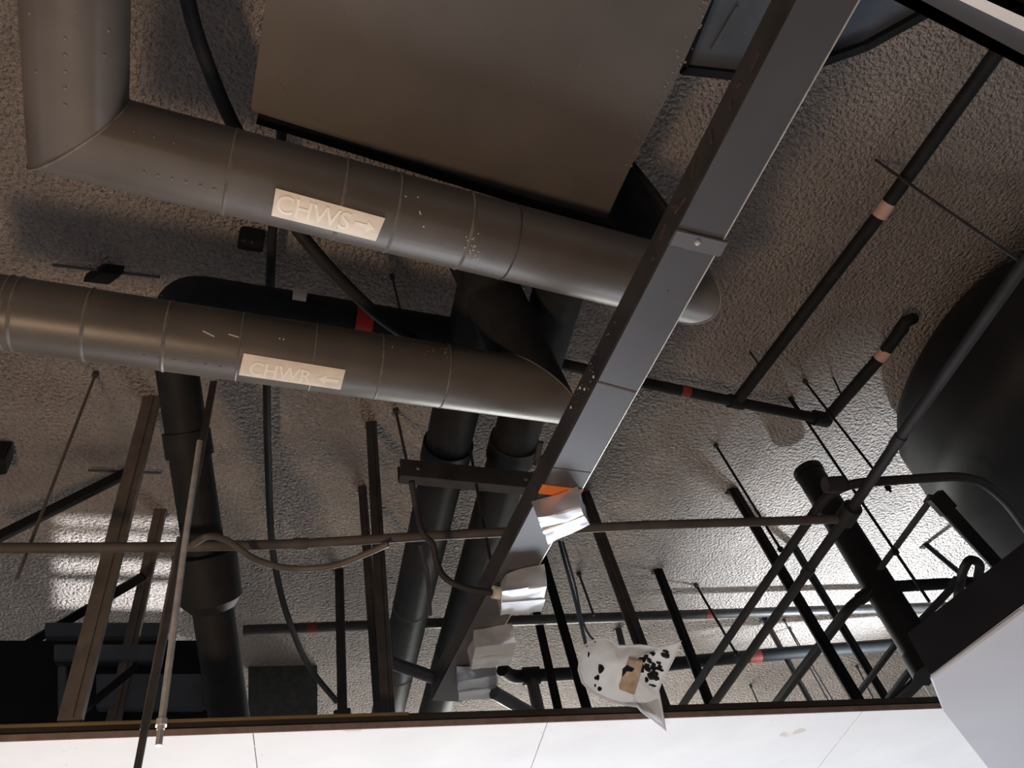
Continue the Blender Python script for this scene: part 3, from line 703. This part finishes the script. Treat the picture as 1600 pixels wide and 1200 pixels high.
for k in range(NR+1):
    s = 1-k/NR*.97; row = []
    for x, y in dense:
        p = onplane(cen2[0]+(x-cen2[0])*s, cen2[1]+(y-cen2[1])*s)
        sag = .045*(1-s**2)
        p = p-nrm*sag*.9+noise.noise_vector(p*30)*.006*(1 if k else .4)
        row.append(bm.verts.new(p))
    rings_.append(row)
n = len(dense)
for a, b in zip(rings_, rings_[1:]):
    for j in range(n): bm.faces.new((a[j], a[(j+1)%n], b[(j+1)%n], b[j]))
bm.faces.new(rings_[-1])
bmesh.ops.solidify(bm, geom=bm.faces[:], thickness=.003)
link('sheet', bm, 'plastic', bag, angle=70)
rim = [onplane(x, y)+nrm*.002 for x, y in [dense[i] for i in range(0, n)]]
link('hem', sweep(bmesh.new(), rim+[rim[0]], .0035, 6, cap=False), 'plastic', bag)
for px_, w_, lb_ in (([(874,846),(883,880),(894,920),(904,960),(910,985),(916,1010)], 6, 'left'), ([(879,846),(889,880),(900,920),(908,962),(918,988),(930,1003)], 4, 'right')):
    e_ = onplane(*px_[-1]); q_ = [bottom(e_, p_, 0) for p_ in px_[:-1]]+[e_]
    tag(link('cable', tube(smoothpath(q_), S(w_, e_)/2, 8), 'blue'), 'blue grey cable holding the white bag, %s strand' % lb_, 'cable')
def bagpt(x, y, off=.004):
    # distance to rim decides how deep the sheet hangs there
    dx, dy = x-cen2[0], y-cen2[1]; best = 1
    ang = math.atan2(dy, dx); rr_ = math.hypot(dx, dy)
    bo = min(dense, key=lambda q: abs((math.atan2(q[1]-cen2[1], q[0]-cen2[0])-ang+math.pi)%(2*math.pi)-math.pi)); R0_ = math.hypot(bo[0]-cen2[0], bo[1]-cen2[1])
    s = min(1, rr_/R0_); return onplane(x, y)-nrm*(.045*(1-s**2)*.9-off-.004)
bm = bmesh.new(); rnd = random.Random(3)
spl = [(940,1050,5,7),(934,1062,5,4),(930,1072,2,2),(937,1077,4,3),(920,1023,2,5),(990,1010,7,5),(1001,1046,8,13),(1012,1046,5,6),(1020,1058,7,6),(1004,1104,3,3)]
spl += [(rnd.gauss(1024,9), rnd.gauss(1050,13), rnd.uniform(2,5.5), rnd.uniform(2,5)) for _ in range(26)]
def inbag(x, y):
    c = False
    for (ax, ay), (bx, by) in zip(outl, outl[1:]+outl[:1]):
        if (ay > y) != (by > y) and x < (bx-ax)*(y-ay)/(by-ay)+ax: c = not c
    return c
for x, y, rx, ry in spl:
    if not all(inbag(x+dx, y+dy) for dx, dy in ((8,0),(-8,0),(0,5),(0,-5))): continue
    k = 9; ps = []
    for j in range(k):
        f = rnd.uniform(.7,1.3); ps.append(bm.verts.new(bagpt(x+rx*f*math.cos(2*math.pi*j/k), y+ry*f*math.sin(2*math.pi*j/k), .006)))
    c_ = bm.verts.new(bagpt(x, y, .009))
    for j in range(k): bm.faces.new((ps[j], ps[(j+1)%k], c_))
o = link('paint_spatter', bm, 'black', bag, smooth=False); o['label'] = 'black paint spatter'
bq = [(985,1031),(1006,1036),(992,1088),(968,1079)]
bm = bmesh.new(); f = [bm.verts.new(bagpt(980,1058,.0)+ (onplane(x, y)-onplane(980,1058))+nrm*.03) for x, y in bq]; k = [bm.verts.new(v.co-nrm*.022) for v in f]
bm.faces.new(f); bm.faces.new(k[::-1])
for i in range(4): bm.faces.new((f[i], f[(i+1)%4], k[(i+1)%4], k[i]))
bev(bm, .002); wb = tag(link('wood_block', bm, 'wood'), 'small raw wood block lying in the white plastic bag', 'wood block')
bm = bmesh.new(); fq = [(973,1046),(980,1040),(992,1046),(988,1051),(980,1050),(972,1060)]
vs = [bm.verts.new(bagpt(980,1058,.0)+(onplane(x, y)-onplane(980,1058))+nrm*.031) for x, y in fq]; bm.faces.new(vs); link('paint_spatter', bm, 'black', wb, smooth=False)

# ------------------------------------------------------------------ near rims of the opening (right corner, top corner)
NZ = 2.45
q = polypx([(1455,1062),(1600,955),(1800,812),(2100,900),(2100,1500),(1760,1460),(1600,1268),(1545,1201),(1475,1112)], NZ)
bm = prism(q, NZ, NZ+.012); bev(bm, .004); o = struct(link('ceiling_board', bm, 'nearboard')); o['label'] = 'pale lower board at the right corner'
a, b = P(1455,1060,NZ), P(1800,811,NZ); dd_ = (b-a).normalized(); out_ = Vector((dd_.y, -dd_.x, 0)); out_ = -out_ if out_.dot(P(1700,1100,NZ)-a) < 0 else out_
bm = bmesh.new(); boxbar(bm, a+out_*.012+Vector((0,0,.013+.055)), b+out_*.012+Vector((0,0,.013+.055)), .02, .11, out_); struct(link('trim_3', bm, 'black', smooth=False))
# top right: rim of the near ceiling
z = 2.7
def ext(p0, p1, zz):
    a, b = P(*p0, zz), P(*p1, zz); d = (b-a).normalized(); return a-d*1.6, b+d*2.6
for i, (la, lb, ua, ub_, m_, zz) in enumerate((((1469,16),(1600,86),(1486,-10),(1600,46),'grey', z),
                               ((1482,-8),(1600,49),(1527,-6),(1600,27),'white', z-.015),
                               ((1524,-7),(1600,28),None,None,'black', z-.008))):
    a, b = ext(la, lb, zz)
    if ua: c_, d_ = ext(ua, ub_, zz)
    else: c_, d_ = a-yd*1.2, b-yd*1.2
    bm = prism([a, b, d_, c_], zz, zz+.03 if i != 2 else zz+.02); struct(link('trim_%d' % (4+i), bm, m_, smooth=False))

# ------------------------------------------------------------------ light
def area(name, loc, target, sx, sy, power, col):
    l = bpy.data.lights.new(name, 'AREA'); l.shape = 'RECTANGLE'; l.size = sx; l.size_y = sy; l.energy = power; l.color = col
    o = bpy.data.objects.new(name, l); C.objects.link(o); o.location = loc
    o.rotation_euler = (Vector(target)-Vector(loc)).to_track_quat('-Z', 'Y').to_euler(); return o
def spot(name, loc, target, power, col, size, blend=.5, rad_=.05):
    l = bpy.data.lights.new(name, 'SPOT'); l.energy = power; l.color = col; l.spot_size = math.radians(size); l.spot_blend = blend; l.shadow_soft_size = rad_
    o = bpy.data.objects.new(name, l); C.objects.link(o); o.location = loc
    o.rotation_euler = (Vector(target)-Vector(loc)).to_track_quat('-Z', 'Y').to_euler(); return o
W = bpy.data.worlds.new('world'); bpy.context.scene.world = W; W.use_nodes = True
W.node_tree.nodes['Background'].inputs[0].default_value = (.92,.93,1,1); W.node_tree.nodes['Background'].inputs[1].default_value = .31
area('window_daylight', (1.4, 5.0, .75), (0.8, 1.4, 3.6), 4.5, 1.3, 185, (.86,.92,1))
area('work_lamp', (-1.1, .6, .3), (-.5, 1.4, 4), .4, .4, 46, (1,.69,.44))
L0 = P(1370, 930, SLAB); L0.z = 2.93
spot('void_spot', L0, P(1365, 885, SLAB), 300, (.82,.93,1), 98, .55, .04)
area('void_strip', P(1020, 1150, 3.62)+yd*2.9, P(960, 1000, SLAB), 2.0, .1, 200, (.97,.99,.94))
# added spot and unseen slats, cut to throw light bands on the slab
L1 = P(190, 1150, 2.86)+yd*1.12
spot('band_spot', L1, P(180, 860, SLAB), 190, (.93,.97,1), 75, .3, .012)
zs_ = 3.16
def onslat(px, py): q = P(px, py, SLAB); return L1+(q-L1)*((zs_-L1.z)/(SLAB-L1.z))
for y0, y1 in ((520,764),(790,805),(820,829),(851,872),(893,906),(948,990)):
    bm = bmesh.new(); a, b, c_, d_ = onslat(-40,y0-2), onslat(330,y0+6), onslat(330,y1+6), onslat(-40,y1-2)
    prism([a, b, c_, d_], zs_, zs_+.004, bm); link('band_mask_slat', bm, 'black', unit, smooth=False)  # added light blocker out of view, not a real part of the unit
for x0, x1 in ((-160,82),(282,640)):
    prism([onslat(x0,690), onslat(x1,690), onslat(x1,1000), onslat(x0,1000)], zs_+.004, zs_+.008, bm := bmesh.new()); link('band_mask_frame', bm, 'black', unit, smooth=False)  # added side masks, unseen, trimming the width of the bands
sv = bpy.context.scene.view_settings
bpy.context.scene.display_settings.display_device = 'sRGB'
sv.view_transform = 'Standard'; sv.look = 'None'; sv.gamma = 1; sv.use_curve_mapping = False; sv.exposure = 0
